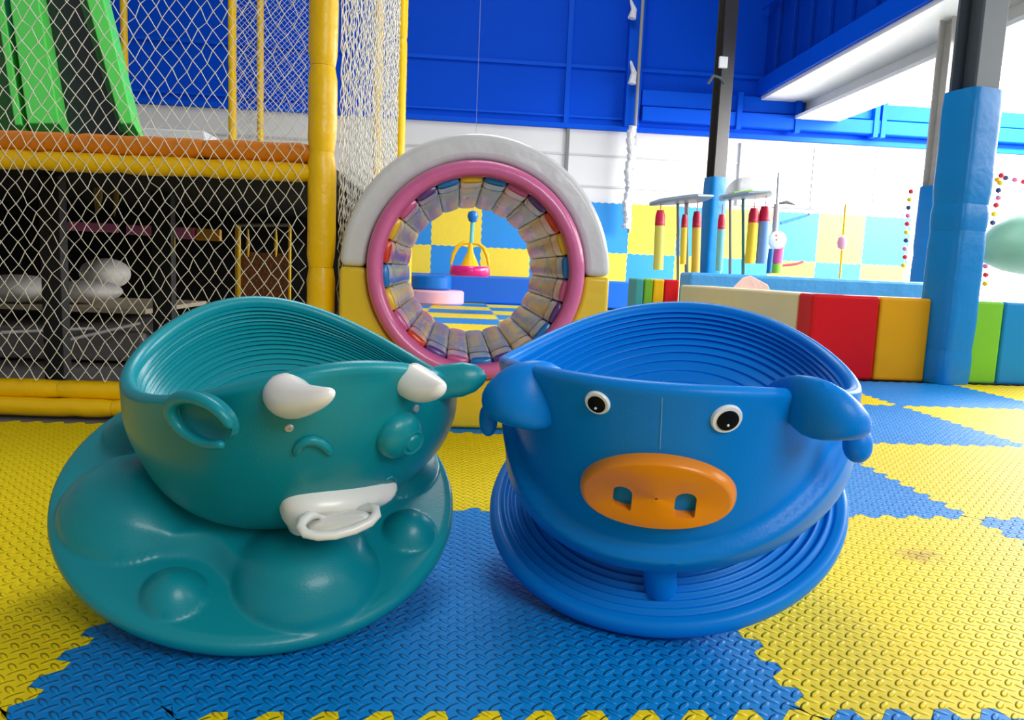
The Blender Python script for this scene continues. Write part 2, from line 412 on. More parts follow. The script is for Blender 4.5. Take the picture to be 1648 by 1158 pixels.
def head(fr, rim_r, rim_z, ox, of, rn, zb, shape, bump, th, ribs, rib_d, fl, name, m, root, na=240, no=60, ni=110, ibot=.13):
    mb = MB(); vs_ = []
    def outer(ph, t):
        share, t = shape(t, ph); z = zb+(rim_z(ph)-zb)*t; r = rn+(rim_r(ph)-rn)*share; k = sm(-.3, .5, t)
        r += bump(ph, t, z)
        return r, z, ox*k, of*k
    for j in range(no):
        t = j/(no-1)
        for i in range(na):
            ph = 2*PI*i/na; r, z, a, b = outer(ph, t); vs_.append(fr.P(r*math.sin(ph)+a, r*math.cos(ph)+b, z))
    for k in range(1, 8):
        q = PI*k/8
        for i in range(na):
            ph = 2*PI*i/na; r, z, a, b = outer(ph, 1)
            rr = r-th/2*(1-math.cos(q)); vs_.append(fr.P(rr*math.sin(ph)+a, rr*math.cos(ph)+b, z+th*.45*math.sin(q)))
    for j in range(ni):
        u = j/(ni-1)
        for i in range(na):
            ph = 2*PI*i/na; t = 1-u*(1-ibot); r, z, a, b = outer(ph, 1)
            z = zb+.03+(rim_z(ph)-zb-.03)*t; r0 = outer(ph, 1)[0]; rr = (r0-th)*(1-.10*u-.42*u**3.2)
            rr += rib_d*math.cos(2*PI*ribs*u)*sm(.02, .06, u)*(1-sm(.9, 1, u))
            k = sm(-.3, .5, t)
            vs_.append(fr.P(rr*math.sin(ph)+ox*k, rr*math.cos(ph)+of*k, z))
    z = None
    base = len(vs_)-na
    for q in (.6, .2, .01):
        for i in range(na):
            p = vs_[base+i]; c = sum(((vs_[base+j]) for j in range(0, na, 8)), Vector())/(na/8)
            vs_.append(c.lerp(p, q))
    mb.add(vs_, grid_faces(na, no+7+ni+3)); return mb.build(name, m, root, ang=60)

# ---- teal rhinoceros cup
fr = Frame((-.3088, .9335, .1232), R(-67.2), R(27.2), R(-44)); TR = .243
troot = thing('spinning_cup', 'teal spinning cup with a horned animal face, white horns and an open white mouth', 'spinning cup', (fr.C.x, fr.C.y, 0), 'spinning animal cups')
def ttop(s, ph):
    base = .014-.004*s; neck = .060*(1-sm(.15, .60, s)); acc = neck**3
    rb_ = .765+.175*math.cos(4*(ph+R(14)))
    acc += (.020*(1-sm(rb_-.10, rb_+.02, s)))**3
    for k in range(4):
        a = R(-14+90*k); u_ = s*math.cos(ph-a)-.66; v_ = s*math.sin(ph-a)
        d = math.hypot(u_/.31, v_/.34)
        if d < 1: acc += (.052*(1-d*d)**.75)**3
    z = base+acc**(1/3)
    for k in range(4):
        a = R(31+90*k); dx = s*math.sin(ph)-.80*math.sin(a); dy = s*math.cos(ph)-.80*math.cos(a)
        d = (dx*dx+dy*dy)**.5
        if d < .14: z += .026*(1-(d/.14)**2)**.85
    return z*(1-sm(.94, .99, s)*.3)
def under(s): return -.012-.095*(1-s/.965)**.75 if s < .965 else -.012
saucer(fr, TR, ttop, under, 'saucer', M_teal, troot)
def tz(ph): return .199+.0572*math.cos(ph)-.039*math.sin(ph)+.0348*math.cos(2*ph)-.0149*math.sin(2*ph)-.008*math.exp(-(math.atan2(math.sin(ph), math.cos(ph))/.5)**2)
def trr(ph): return .188*(1-.05*math.cos(2*ph))
def shaper(hq, pw, split=.45, top=0):
    def f(v, ph):
        if v < split:
            q = PI/2*v/split; return math.sin(q)**pw, hq*(1-math.cos(q))
        w = (v-split)/(1-split); return 1-top*w, hq+(1-hq)*w
    return f
tshape = shaper(.80, .95, .55)
def tbump(ph, t, z):
    a = math.atan2(math.sin(ph), math.cos(ph))
    b = .010*math.exp(-(a/.75)**2)*math.sin(PI*min(1, t*1.05))**1.2       # muzzle
    b += -.004*math.exp(-(a/.9)**2)*sm(.7, 1, t)                           # brow leans back
    return b
hd = head(fr, trr, tz, .037, .0036, .080, .030, tshape, tbump, .016, 20, .0026, 0, 'cup_head', M_teal, troot)
bpy.context.view_layer.update()
hit = hitter(bvh(hd) if False else BVHTree.FromPolygons([v.co for v in hd.data.vertices], [tuple(p.vertices) for p in hd.data.polygons]), troot)
UP = Vector((0, 0, 1))
def basis(n):
    a = UP.cross(n).normalized(); return a, n.cross(a)        # a = right (seen from front is left), b = up along surface
def scr(p, n):
    """surface axes: s to the picture's right, u up"""
    s = CX-n*CX.dot(n); s.normalize(); u = n.cross(s); 
    if u.dot(CU) < 0: u = -u
    return s, u
def horn(px, py, pw, lean, name='horn', L=.05):
    p, n = hit(px, py); s, u = scr(p, n); sc = (p-CAM).length/F
    secs = []; W = pw*sc
    path = [(0, -.012, 1.0), (0, 0, 1.0), (.004, .012, .97), (.012, .024, .86), (.024, .033, .66), (.034, .040, .5), (.042, .043, .34), (.047, .044, .16)]
    for i, (du, dn, k) in enumerate(path):
        c = p+u*du*lean[1]+s*du*lean[0]+n*dn*1.0
        tilt = min(1, i/6)*.9
        nn = (n*(1-tilt*.5)+(s*lean[0]+u*lean[1])*tilt*.8).normalized(); a = (s-nn*s.dot(nn)).normalized(); b = nn.cross(a)
        secs.append((c, a*W*k, b*W*k*.9))
    return MB().loft(secs, 28).build(name, M_white_pl, troot, sub=1)
horn(461, 634, 37, (.95, .55)); horn(663, 613, 31, (.06, .42))
# screws
for px, py in ((465, 688), (669, 657)):
    p, n = hit(px, py); MB().lathe([(.0045, -.004), (.0045, .0008), (.0035, .002), (.0014, .002), (.0012, .001), (.0001, .001)], p, 16, n).build('screw', M_steel, troot)
# closed arc eye
def surf_tube(pxs, r, name, m, lift=.002, root=None, h=None, n=12):
    pts = []
    for px, py in pxs:
        p, no = (h or hit)(px, py)
        if p is not None: pts.append(p+no*lift)
    return MB().tube(pts, r, n, True).build(name, m, root or troot)
arc = [(477, 724), (482, 714), (492, 708), (504, 707), (516, 711), (525, 718), (530, 725)]
surf_tube(arc, [.004, .0046, .005, .0052, .005, .0046, .004], 'closed_eye', M_teal, .001)
# round bulging eye
p, n = hit(640, 698); s, u = scr(p, n); sc = (p-CAM).length/F
k = 40*sc
eye = MB().loft([(p-n*.01, s*k*.98, u*k*.98), (p+n*.002, s*k, u*k), (p+n*.009, s*k*.92, u*k*.92), (p+n*.014, s*k*.7, u*k*.7), (p+n*.017, s*k*.4, u*k*.4), (p+n*.018, s*k*.05, u*k*.05)], 36).build('eye_bulge', M_teal, troot)
c2 = p-u*k*.22+s*k*.25+n*.013
MB().loft([(c2-n*.008, s*k*.55, u*k*.55), (c2+n*.001, s*k*.56, u*k*.56), (c2+n*.005, s*k*.5, u*k*.5), (c2+n*.004, s*k*.38, u*k*.38), (c2+n*.0065, s*k*.3, u*k*.3), (c2+n*.007, s*k*.05, u*k*.05)], 30).build('eyelid', M_teal, troot)
# ears: C shaped rim around a shallow hollow
def ear(centre, sx, sy, name, start, end, r0, dirn, flat):
    s, u, n = dirn; mb = MB(); pts = []; rs = []
    N = 22
    for i in range(N):
        a = start+(end-start)*i/(N-1); pts.append(centre+s*sx*math.cos(a)+u*sy*math.sin(a)+n*.004*math.sin(PI*i/(N-1)))
        rs.append(r0*(.75+.25*math.sin(PI*min(1, i/(N-1)*1.2))))
    o = mb.tube(pts, rs, 14, True).build(name, M_teal, troot)
    MB().loft([(centre-n*.016, s*sx*.6, u*sy*.6), (centre-n*.010, s*sx*1.0, u*sy*1.0), (centre-n*.003, s*sx*.95, u*sy*.95), (centre-n*.009, s*sx*.6, u*sy*.6), (centre-n*.012, s*sx*.1, u*sy*.1)], 32).build('ear_hollow', M_teal, o)
    return o
p, n = hit(345, 652); s, u = scr(p, n); nn = (n*.7+CX*-.35+CF*-.2).normalized(); s = (s-nn*s.dot(nn)).normalized(); u = nn.cross(s); u = u if u.dot(CU) > 0 else -u
k = (p-CAM).length/F
ear(p+n*.024, 56*k, 38*k, 'ear', R(12), R(300), 10*k, (s, u, nn), 0)
d = ray(742, 612).normalized(); dist = (hit(700, 640)[0] or hit(690, 650)[0])
p = onY(742, 612, (hit(690, 640)[0]).y+.03); k = (p-CAM).length/F
s, u, nn = CX, CU, -CF
MB().loft([(onY(700, 618, p.y), CU*30*k, CF*18*k), (onY(722, 613, p.y), CU*28*k, CF*14*k), (onY(745, 610, p.y), CU*28*k, CF*18*k), (onY(765, 608, p.y), CU*22*k, CF*14*k), (onY(778, 607, p.y), CU*11*k, CF*7*k), (onY(783, 607, p.y), CU*2*k, CF*1.5*k)], 24).build('ear', M_teal, troot)
# mouth: white plate with a protruding ring lip
mo = [(450, 822), (455, 806), (475, 797), (510, 792), (550, 788), (595, 782), (622, 778), (630, 784), (628, 800), (612, 818), (590, 832), (560, 838), (520, 842), (480, 840), (460, 834)]
def plate(outline, thick, inset, name, m, root, h, back=.012, rnd=5):
    base = [h(*q) for q in outline]; base = [(p, n) for p, n in base if p is not None]
    c = sum((p for p, n in base), Vector())/len(base); nn = sum((n for p, n in base), Vector()).normalized()
    # smooth closed resample
    P = [p for p, n in base]; N = len(P); ring = []
    for i in range(N):
        p0, p1, p2, p3 = P[i-1], P[i], P[(i+1) % N], P[(i+2) % N]
        for tt in (0, .25, .5, .75):
            ring.append(.5*((2*p1)+(-p0+p2)*tt+(2*p0-5*p1+4*p2-p3)*tt**2+(-p0+3*p1-3*p2+p3)*tt**3))
    K = len(ring); vs_ = [q-nn*back for q in ring]
    rows = 1
    for j in range(rnd+1):
        a = PI/2*j/rnd; sc_ = 1-inset*(1-math.cos(a)); 
        vs_ += [c+(q-c)*sc_+nn*thick*math.sin(a) for q in ring]; rows += 1
    for sc_ in (.6, .3, .02):
        vs_ += [c+(q-c)*((1-inset)*sc_)+nn*(thick*(1+.15*(1-sc_))) for q in ring]; rows += 1
    mb = MB(); mb.add(vs_, grid_faces(K, rows)); mb.f.append(tuple(range(K)))
    return mb.build(name, m, root, ang=70), c, nn
mouth, mc, mn = plate(mo, .022, .34, 'mouth_plate', M_white_pl, troot, hit)
MP = (mc-CAM).length
def off(px, py, dd): d = ray(px, py).normalized(); return CAM+d*(MP+dd)
lip = [(522, 832, -.016), (510, 826, -.022), (498, 829, -.028), (487, 838, -.032), (484, 848, -.036), (492, 858, -.040), (512, 862, -.042), (540, 860, -.042), (570, 852, -.040), (595, 840, -.036), (606, 828, -.032), (604, 819, -.028), (594, 816, -.022), (580, 820, -.014)]
MB().tube([off(*q) for q in lip], [.004]+[.0052]*12+[.004], 12, True).build('lip_ring', M_white_pl, mouth)
sl_ = CX*.98+CU*.17
MB().loft([(off(548, 836, .004), sl_*.040, CU*.012), (off(547, 840, -.012), sl_*.036, CU*.011), (off(546, 842, -.024), sl_*.033, CU*.010), (off(546, 843, -.027), sl_*.028, CU*.008), (off(546, 843, -.026), sl_*.004, CU*.002)], 32).build('lower_lip', M_white_pl, mouth)
surf_tube([(622, 770), (630, 766), (637, 770), (638, 778)], .0014, 'mouth_crease', M_teal, .0005)

# ---- blue pig cup
pf = Frame((.2143, 1.0108, .1179), R(-114.8), R(26.1), R(-110)); PR = .2409
proot = thing('spinning_cup', 'bright blue spinning cup with a pig face, orange snout and round black and white eyes', 'spinning cup', (pf.C.x, pf.C.y, 0), 'spinning animal cups')
def ptop(s, ph):
    z = .012+.085*(1-sm(.15, .60, s))+.012*(1-s)
    if .5 < s < .95: z += .0026*math.cos((s-.5)/.45*2*PI*10)*sm(.5, .55, s)*(1-sm(.92, .95, s))
    return z
saucer(pf, PR, ptop, under, 'saucer', M_pig, proot, nr=150)
def pz(ph):
    a = math.atan2(math.sin(ph), math.cos(ph))
    return .222+.080*math.cos(ph)-.012*math.sin(ph)+.024*math.cos(2*ph)-.017*math.exp(-(a/.62)**2)
def prr(ph): return .229*(1+.045*math.cos(2*ph))
pshape = shaper(.36, .62)
def pbump(ph, t, z):
    a = math.atan2(math.sin(ph), math.cos(ph)); b = 0
    lim = .25+.36*(abs(a)/1.15)**2.2                     # smile curve in t over angle
    w_ = 1-sm(1.1, 1.45, abs(a))
    b -= .017*sm(lim-.015, lim+.04, t)*w_                # recessed face
    b -= .010*math.exp(-(a/.8)**2)*sm(.3, 1, t)
    return b
ph_ = head(pf, prr, pz, .0225, -.005, .100, .040, pshape, pbump, .016, 12, .0036, 0, 'cup_head', M_pig, proot)
hitp = hitter(BVHTree.FromPolygons([v.co for v in ph_.data.vertices], [tuple(p.vertices) for p in ph_.data.polygons]), proot)
# eyes
for px, py, r in ((962, 647, 21.5), (1169, 673, 25)):
    p, n = hitp(px, py); k = (p-CAM).length/F; s, u = scr(p, n); rr = r*k
    e = MB().loft([(p-n*.006, s*rr, u*rr), (p+n*.0012, s*rr, u*rr), (p+n*.003, s*rr*.92, u*rr*.92), (p+n*.0034, s*rr*.1, u*rr*.1)], 36).build('eye', M_white, proot)
    q = p-u*rr*.02+s*rr*.02
    MB().loft([(q+n*.002, s*rr*.70, u*rr*.70), (q+n*.0044, s*rr*.69, u*rr*.69), (q+n*.005, s*rr*.6, u*rr*.6), (q+n*.0052, s*rr*.05, u*rr*.05)], 32).build('pupil', M_black, e)
    q = p-u*rr*.28+s*rr*.02
    MB().lathe([(.0013, .003), (.0013, .0062), (.0003, .0066)], q, 12, n).build('eye_glint', M_white, e)
# snout with two through holes
so = []
for i in range(28):
    a = 2*PI*i/28; ca, sa = math.cos(a), math.sin(a)
    x_ = 126*ca; y_ = 55*math.copysign(abs(sa)**.92, sa)
    so.append((1060+x_, 784+y_+x_*.07))
sn, sc_, snn = plate(so, .016, .10, 'snout', M_snout, proot, hitp, back=.02, rnd=7)
s, u = scr(sc_, snn); k = (sc_-CAM).length/F
cut = MB()
for px, py, hw in ((1004, 786, 15), (1104, 797, 16)):
    d0 = onY(px, py, 1).copy(); d = ray(px, py).normalized(); c = CAM+d*(((sc_-CAM).dot(snn))/d.dot(snn))
    poly = []
    for i in range(9): a = PI*i/8; poly.append(c+s*hw*k*math.cos(a)+u*(8*k+hw*k*.9*math.sin(a)))
    poly += [c-s*hw*k-u*18*k, c-s*hw*k*.8-u*21*k, c+s*hw*k*.8-u*21*k, c+s*hw*k-u*18*k]
    cut.prism([q-snn*.012 for q in poly], snn*.06)
co = cut.build('cutter', M_snout, proot, smooth=False)
bmod = sn.modifiers.new('b', 'BOOLEAN'); bmod.object = co; bmod.operation = 'DIFFERENCE'; bmod.solver = 'EXACT'
bpy.context.view_layer.update(); dg = bpy.context.evaluated_depsgraph_get()
newm = bpy.data.meshes.new_from_object(sn.evaluated_get(dg)); sn.modifiers.clear(); sn.data = newm
bpy.data.objects.remove(co)
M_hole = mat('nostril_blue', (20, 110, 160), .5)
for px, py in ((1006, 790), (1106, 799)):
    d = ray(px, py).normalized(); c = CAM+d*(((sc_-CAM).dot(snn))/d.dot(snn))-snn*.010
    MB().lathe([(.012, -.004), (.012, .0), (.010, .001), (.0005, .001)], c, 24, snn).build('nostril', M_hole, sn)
# floppy ears
def flap(secs, name, thick=9):
    """secs: list of ((px,py) top edge, (px,py) bottom edge, depth offset)"""
    out = []
    for (a, b, dd) in secs:
        A = CAM+ray(*a).normalized()*dd[0]; B = CAM+ray(*b).normalized()*dd[1]
        c = (A+B)/2; ax = (A-B)/2; bx = ax.cross(CX).normalized()*(thick/1000)*(dd[2] if len(dd) > 2 else 1)
        out.append((c, ax, bx))
    return MB().loft(out, 28).build(name, M_pig, proot, sub=1)
hl, _ = hitp(850, 640); D = (hl-CAM).length
hr_, _ = hitp(1300, 660); Dr = (hr_-CAM).length
flap([((915, 600), (922, 640), (D+.02, D+.02, .6)), ((890, 582), (905, 672), (D-.01, D-.008, 1.3)), ((860, 577), (880, 694), (D-.02, D-.018, 1.9)), ((830, 582), (845, 692), (D-.02, D-.022, 2.2)), ((803, 597), (812, 684), (D-.012, D-.02, 2.2)), ((783, 618), (786, 672), (D, D-.008, 1.8)), ((774, 636), (775, 655), (D+.01, D+.005, .8))], 'ear')
flap([((1228, 622), (1240, 640), (Dr+.01, Dr, .6)), ((1255, 606), (1262, 672), (Dr-.015, Dr-.012, 1.2)), ((1285, 601), (1290, 704), (Dr-.03, Dr-.026, 1.7)), ((1318, 606), (1325, 710), (Dr-.035, Dr-.036, 2.0)), ((1352, 622), (1358, 709), (Dr-.03, Dr-.036, 2.2)), ((1380, 648), (1384, 708), (Dr-.02, Dr-.028, 2.0)), ((1400, 676), (1401, 700), (Dr-.01, Dr-.015, 1.0))], 'ear')
# small side lugs behind the ears
for (px, py, q, dd) in ((786, 676, 16, D+.03), (1380, 716, 22, Dr+.03)):
    c = CAM+ray(px, py).normalized()*dd; k = dd/F
    MB().loft([(c+CU*26*k, CX*q*k*.3, CF*q*k*.3), (c+CU*20*k, CX*q*k*.85, CF*q*k*.8), (c, CX*q*k, CF*q*k), (c-CU*18*k, CX*q*k*.8, CF*q*k*.8), (c-CU*26*k, CX*q*k*.25, CF*q*k*.25)], 20).build('side_lug', M_pig, proot, sub=2)
# stub under the chin and the mould seam
a = pf.P(.030, .185, .012); b = pf.P(.030, .180, .075)
MB().loft([(a, pf.x*.017, pf.f*.017), (a+pf.n*.006, pf.x*.019, pf.f*.019), (b, pf.x*.020, pf.f*.020)], 24).build('chin_stub', M_pig, proot)
M_seam = mat('mould_seam', (110, 180, 235), .4)
surf_tube([(1067, 612), (1066, 640), (1064, 680), (1062, 722)], .0005, 'mould_seam', M_seam, .0002, proot, hitp, 6)

# ------------------------------------------------------------------ roller tunnel
YT = onZ(745, 690, 0).y
tc = onY(767, 437, YT); TX, TZ = tc.x, tc.z; DEP = .86
px1 = (onY(867, 437, YT).x-tc.x)/100
tun = thing('roller_tunnel', 'round padded crawl tunnel with a white arch, pink ring and coloured rollers inside', 'play tunnel', (TX, YT+DEP/2, 0))
Ro, Ri = 217*px1, 147*px1+.044
def padded_prism(poly2, y0, y1, name, m, bev=.02):
    return MB().prism([(a, y0, b) for a, b in poly2], (0, y1-y0, 0)).build(name, m, tun, bevel=bev, segs=4, ang=50)
up = [(TX+Ro*math.cos(a), TZ+Ro*math.sin(a)) for a in [PI*i/48 for i in range(49)]] + [(TX+Ri*math.cos(a), TZ+Ri*math.sin(a)) for a in [PI*(48-i)/48 for i in range(49)]]
padded_prism(up, YT, YT+DEP, 'arch_cover', M_archw, .018)
M_base = mat('pale_yellow_vinyl', (232, 196, 40), .35, bump=.003, bscale=12)
lo = [(TX-Ro, TZ-.001), (TX-Ro, .001), (TX+Ro, .001), (TX+Ro, TZ-.001)] + [(TX+Ri*math.cos(a), TZ-.001+Ri*math.sin(a)) for a in [-PI*i/48 for i in range(49)]]
padded_prism(lo, YT+.002, YT+DEP-.002, 'base_block', M_base, .01)
ring = MB(); secs = []
rm, rt = 161*px1, .0205
vs_ = []
for j in range(96):
    a = 2*PI*j/96
    for i in range(16):
        b = 2*PI*i/16; rr = rm+rt*math.cos(b); vs_.append((TX+rr*math.cos(a), YT-.008+rt*1.2*math.sin(b), TZ+rr*math.sin(a)))
fs = [(j*16+i, j*16+(i+1) % 16, ((j+1) % 96)*16+(i+1) % 16, ((j+1) % 96)*16+i) for j in range(96) for i in range(16)]
ring.add(vs_, fs).build('rim_pad', M_pink, tun)
dr = MB(); vs_ = []
for rr, y in ((Ri-.003, YT+.02), (Ri-.003, YT+DEP-.01), (Ri-.012, YT+DEP-.01), (Ri-.012, YT+.02)):
    for j in range(64): a = 2*PI*j/64; vs_.append((TX+rr*math.cos(a), y, TZ+rr*math.sin(a)))
dr.add(vs_, grid_faces(64, 4)+[(192+j, 192+(j+1) % 64, (j+1) % 64, j) for j in range(64)]).build('drum', mat('drum_brown', (120, 90, 80), .6), tun)
def foil(name, c1, c2, c3, seed):
    m = mat(name, c1, .26, coat=.12, spec=.35); nt = m.node_tree; b = nt.nodes['Principled BSDF']
    g = nt.nodes.new('ShaderNodeNewGeometry'); mp = nt.nodes.new('ShaderNodeMapping'); mp.inputs['Scale'].default_value = (1, .35, 1); mp.inputs['Location'].default_value = (seed, seed*2.1, 0)
    n = nt.nodes.new('ShaderNodeTexNoise'); n.inputs['Scale'].default_value = 11; n.inputs['Detail'].default_value = 2; n.inputs['Distortion'].default_value = 1.4
    nt.links.new(g.outputs['Position'], mp.inputs[0]); nt.links.new(mp.outputs[0], n.inputs['Vector'])
    r = nt.nodes.new('ShaderNodeValToRGB'); r.color_ramp.interpolation = 'LINEAR'; e = r.color_ramp.elements
    e[0].position = .44; e[0].color = lin(c1); e[1].position = .66; e[1].color = lin(c2)
    x = e.new(.52); x.color = lin(c1); x = e.new(.54); x.color = lin(c3); x = e.new(.59); x.color = lin(c3)
    nt.links.new(n.outputs[0], r.inputs[0]); nt.links.new(r.outputs[0], b.inputs['Base Color'])
    bp = nt.nodes.new('ShaderNodeBump'); bp.inputs['Distance'].default_value = .004; nt.links.new(n.outputs[0], bp.inputs['Height']); nt.links.new(bp.outputs[0], b.inputs['Normal'])
    return m
colr = {'y': (232, 184, 30), 'b': (24, 120, 196), 'p': (206, 92, 146), 'v': (98, 60, 134), 'r': (214, 60, 22)}
second = {'y': (70, 90, 130), 'b': (110, 120, 110), 'p': (190, 160, 70), 'v': (190, 40, 140), 'r': (40, 50, 150)}
third = {'y': (214, 190, 60), 'b': (40, 60, 130), 'p': (90, 80, 150), 'v': (30, 70, 170), 'r': (220, 150, 30)}
fm = {k: foil('foil_'+k, tuple(int(.85*x) for x in colr[k]) if k != 'y' else colr[k], second[k], third[k], i*3.3) for i, k in enumerate('ybpvr')}
capm = {k: mat('cap_'+k, colr[k], .3, coat=.3) for k in colr}
seq = 'ybpvrybpvrybpvrybpvrybpv'     # clockwise from the top
seq = 'y'+'bpvrybpv'+'byvb'+'pvrpyb'+'rypvb'
NR = 24
seq = (seq*2)[:NR]
rc = Ri-.042
for i in range(NR):
    a = PI/2+R(5)-2*PI*i/NR; er = Vector((math.cos(a), 0, math.sin(a))); et = Vector((-math.sin(a), 0, math.cos(a)))
    hwid = PI*rc/NR*1.0; c0 = Vector((TX, 0, TZ))+er*rc
    def sec(y, k, q=1): return (c0+Vector((0, y, 0)), et*hwid*k*q, er*.014*k)
    key = seq[i]
    key2 = key if i % 3 else 'yvp'[i % 9//3]
    ro = MB().loft([sec(YT+.12, .6), sec(YT+.125, .88), sec(YT+.15, 1.03), sec(YT+DEP*.5, 1.02), sec(YT+DEP-.03, 1.03), sec(YT+DEP-.005, .9)], 20, .6).build('roller', fm['y' if i in (4, 5, 6, 8) else key], tun, ang=50)
    MB().loft([sec(YT+.002, .55), sec(YT+.006, .9), sec(YT+.02, 1), sec(YT+.12, 1), sec(YT+.135, .97), sec(YT+.14, .8)], 20, .6).build('end_cap', capm[key], ro, ang=50)

# ------------------------------------------------------------------ soft play frame at the left
YF = onZ(100, 667, 0).y+.03
XP = onY(518, 300, YF).x
pk = YF/F*1.01
def padtube(pts, r, seams, m, name, parent, wr=.004):
    """padded tube with pinched seams between sleeves; one mesh per sleeve"""
    a, b = Vector(pts[0]), Vector(pts[1]); L = (b-a).length; cuts = [0]+seams+[1]; out = []
    for i in range(len(cuts)-1):
        s0, s1 = cuts[i], cuts[i+1]; n = max(4, int((s1-s0)*L/.03)); P = []; rr = []
        for j in range(n+1):
            tt = s0+(s1-s0)*j/n; P.append(a.lerp(b, tt)+Vector((random.uniform(-1, 1), 0, random.uniform(-1, 1)))*.0012)
            e = min(j, n-j)*((s1-s0)*L/n); rr.append(r*(.86+.14*sm(0, .03, e))*(1+random.uniform(-.012, .012)))
        out.append(MB().tube(P, rr, 22).build(name, m, parent))
    return out
pf_root = thing('soft_play_frame', 'yellow padded play frame with thick corner post, orange deck beam and floor kerb pads', 'play frame', (XP, YF, 0))
rp = 21.5*pk
padtube([(XP, YF, 0), (XP, YF, 2.4)], rp, [onY(518, y, YF).z/2.4 for y in (640, 430, 245, 107)], M_vyel, 'corner_post_pad', pf_root)
XLf = -1.9
def beam(pyl, pyr, pxl, pxr, r, seams, m, name, Y=YF, xe=None):
    A = onY(pxl, pyl, Y); B = onY(pxr, pyr, Y); z = (A.z+B.z)/2; xe = xe or XP-rp*.8
    sm_ = sorted((onY(px, (pyl+pyr)/2, Y).x-XLf)/(xe-XLf) for px in seams)
    return padtube([(XLf, Y, A.z), (xe, Y, B.z)], r, sm_, m, name, pf_root)
beam(231, 247, 0, 497, 15*pk, [120, 330], M_vora, 'orange_beam_pad', YF+.01)
beam(259, 278, 0, 497, 14.5*pk, [60, 195, 328], M_vyel, 'yellow_beam_pad', YF)
beam(624, 629, 0, 200, 15.5*pk, [98, 330], M_vyel, 'kerb_pad', YF)
beam(653, 657, 0, 200, 14*pk, [183], M_vyel, 'kerb_pad', YF-.03)
# deck
ZD = onY(250, 235, YF).z
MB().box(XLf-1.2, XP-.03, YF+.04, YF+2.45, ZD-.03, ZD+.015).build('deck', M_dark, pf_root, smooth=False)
# rear and side posts of the frame
def post(px, wpx, y0=0, y1=230, nm='rear_post_pad', seams=(.35, .7)):
    Y = .072*F/wpx; p = onY(px, (y0+y1)/2, Y)
    padtube([(p.x, Y, .0), (p.x, Y, 6)], .036, list(seams), M_vyel, nm, pf_root)
    return Y, p.x
post(374, 12); post(419, 10); post(448, 8.5); post(201, 10)
YS1, _ = post(609, 14); YS2, _ = post(647, 14.5)

# front safety net
def net(P00, du, dv, nu, nv, cw, ch, r, name, m, wob=.1, sides=4):
    """diamond net: vertical zigzag cords that meet at knots. P00 origin, du/dv unit vectors"""
    mb = MB(); nrm = du.cross(dv).normalized(); J = {}
    def J_(i, j):
        if (i, j) not in J: J[(i, j)] = (random.uniform(-1, 1)*wob*cw, random.uniform(-1, 1)*wob*ch, random.uniform(-1, 1)*.003)
        return J[(i, j)]
    for i in range(nu):
        pts = []
        for j in range(nv+1):
            k = (i+j) % 2; node = (2*((i+1)//2) if False else i+k, j)
            a, b, c = J_(*node); pts.append(P00+du*((i+k)*cw/2+a)+dv*(j*ch/2+b)+nrm*(c+(1 if i % 2 else -1)*r*.4))
        mb.tube(pts, r, sides)
    return mb.build(name, m)
cw, ch = 20.5*pk, 29*pk
zb_, zt_ = onY(250, 612, YF).z, 2.2
n1 = net(Vector((XLf, YF-.028, zb_)), Vector((1, 0, 0)), Vector((0, 0, 1)), int((XP-rp-XLf)/(cw/2)), int((zt_-zb_)/(ch/2)), cw, ch, .0013, 'safety_net', M_net)
tag(n1, 'white diamond mesh safety net stretched across the left play frame', 'net')
# side net, running back from the post
n2 = net(Vector((XP+rp+.004, YF+.03, .02)), Vector((0, 1, 0)), Vector((0, 0, 1)), 120, 130, .030, .036, .0012, 'side_safety_net', M_net)
tag(n2, 'white mesh net running back from the thick yellow corner post', 'net')
n3 = net(Vector((onY(374, 100, 7).x, 7.1, .8)), Vector((1, 0, 0)), Vector((0, 0, 1)), 30, 130, .05, .05, .002, 'rear_safety_net', M_net)
tag(n3, 'fine white net between the thin yellow posts behind the deck', 'net')

# things seen under the deck
def pxbox(x0, y0, x1, y1, Y, d, name, m, parent=None, bev=.0):
    a = onY(x0, y0, Y); b = onY(x1, y1, Y); return MB().box(a.x, b.x, Y, Y+d, min(a.z, b.z), max(a.z, b.z)).build(name, m, parent, smooth=False, bevel=bev)
YD = YF+1.55
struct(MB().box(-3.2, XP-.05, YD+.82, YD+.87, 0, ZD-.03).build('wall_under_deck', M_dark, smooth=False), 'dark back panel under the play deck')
def simple(o, label, cat, group=None): return tag(o, label, cat, group)
for (a, b, y1, Y, lb) in ((65, 98, 568, YF+.5, 'dark square post under the deck, left of the two, beside the white bag'), (244, 276, 500, YF+1.0, 'dark square post under the deck, right of the two, between the pink strips')):
    p = onY(a, 430, Y); q = onY(b, 430, Y)
    simple(MB().box(p.x, q.x, Y, Y+.05, 0, ZD-.035).build('deck_post', mat('black_post', (8, 8, 9), .6), smooth=False, bevel=.004), lb, 'post', 'posts under the deck')
M_sack = mat('white_sack', (226, 222, 216), .6, bump=.004, bscale=7)
def sack(px, py, hw, hh, Y, lb, d=.15):
    c = onY(px, py, Y); k = Y/F; secs = []
    for i in range(9):
        t_ = -1+2*i/8; q = max(.08, (1-abs(t_)**2.4)**.55); secs.append((c+Vector((t_*hw*k, 0, 0.02*t_*hh*k)), Vector((0, d*q, 0)), Vector((0, 0, hh*k*q))))
    simple(MB().loft(secs, 20).build('white_sack', M_sack, sub=1), lb, 'sack')
sack(28, 464, 56, 22, YF+1.25, 'plump white sack at the far left under the deck')
sack(140, 468, 52, 17, YF+1.35, 'long pointed white sack lying right of the left dark post')
sack(170, 440, 34, 24, YF+1.7, 'small grey white sack behind the pointed one')
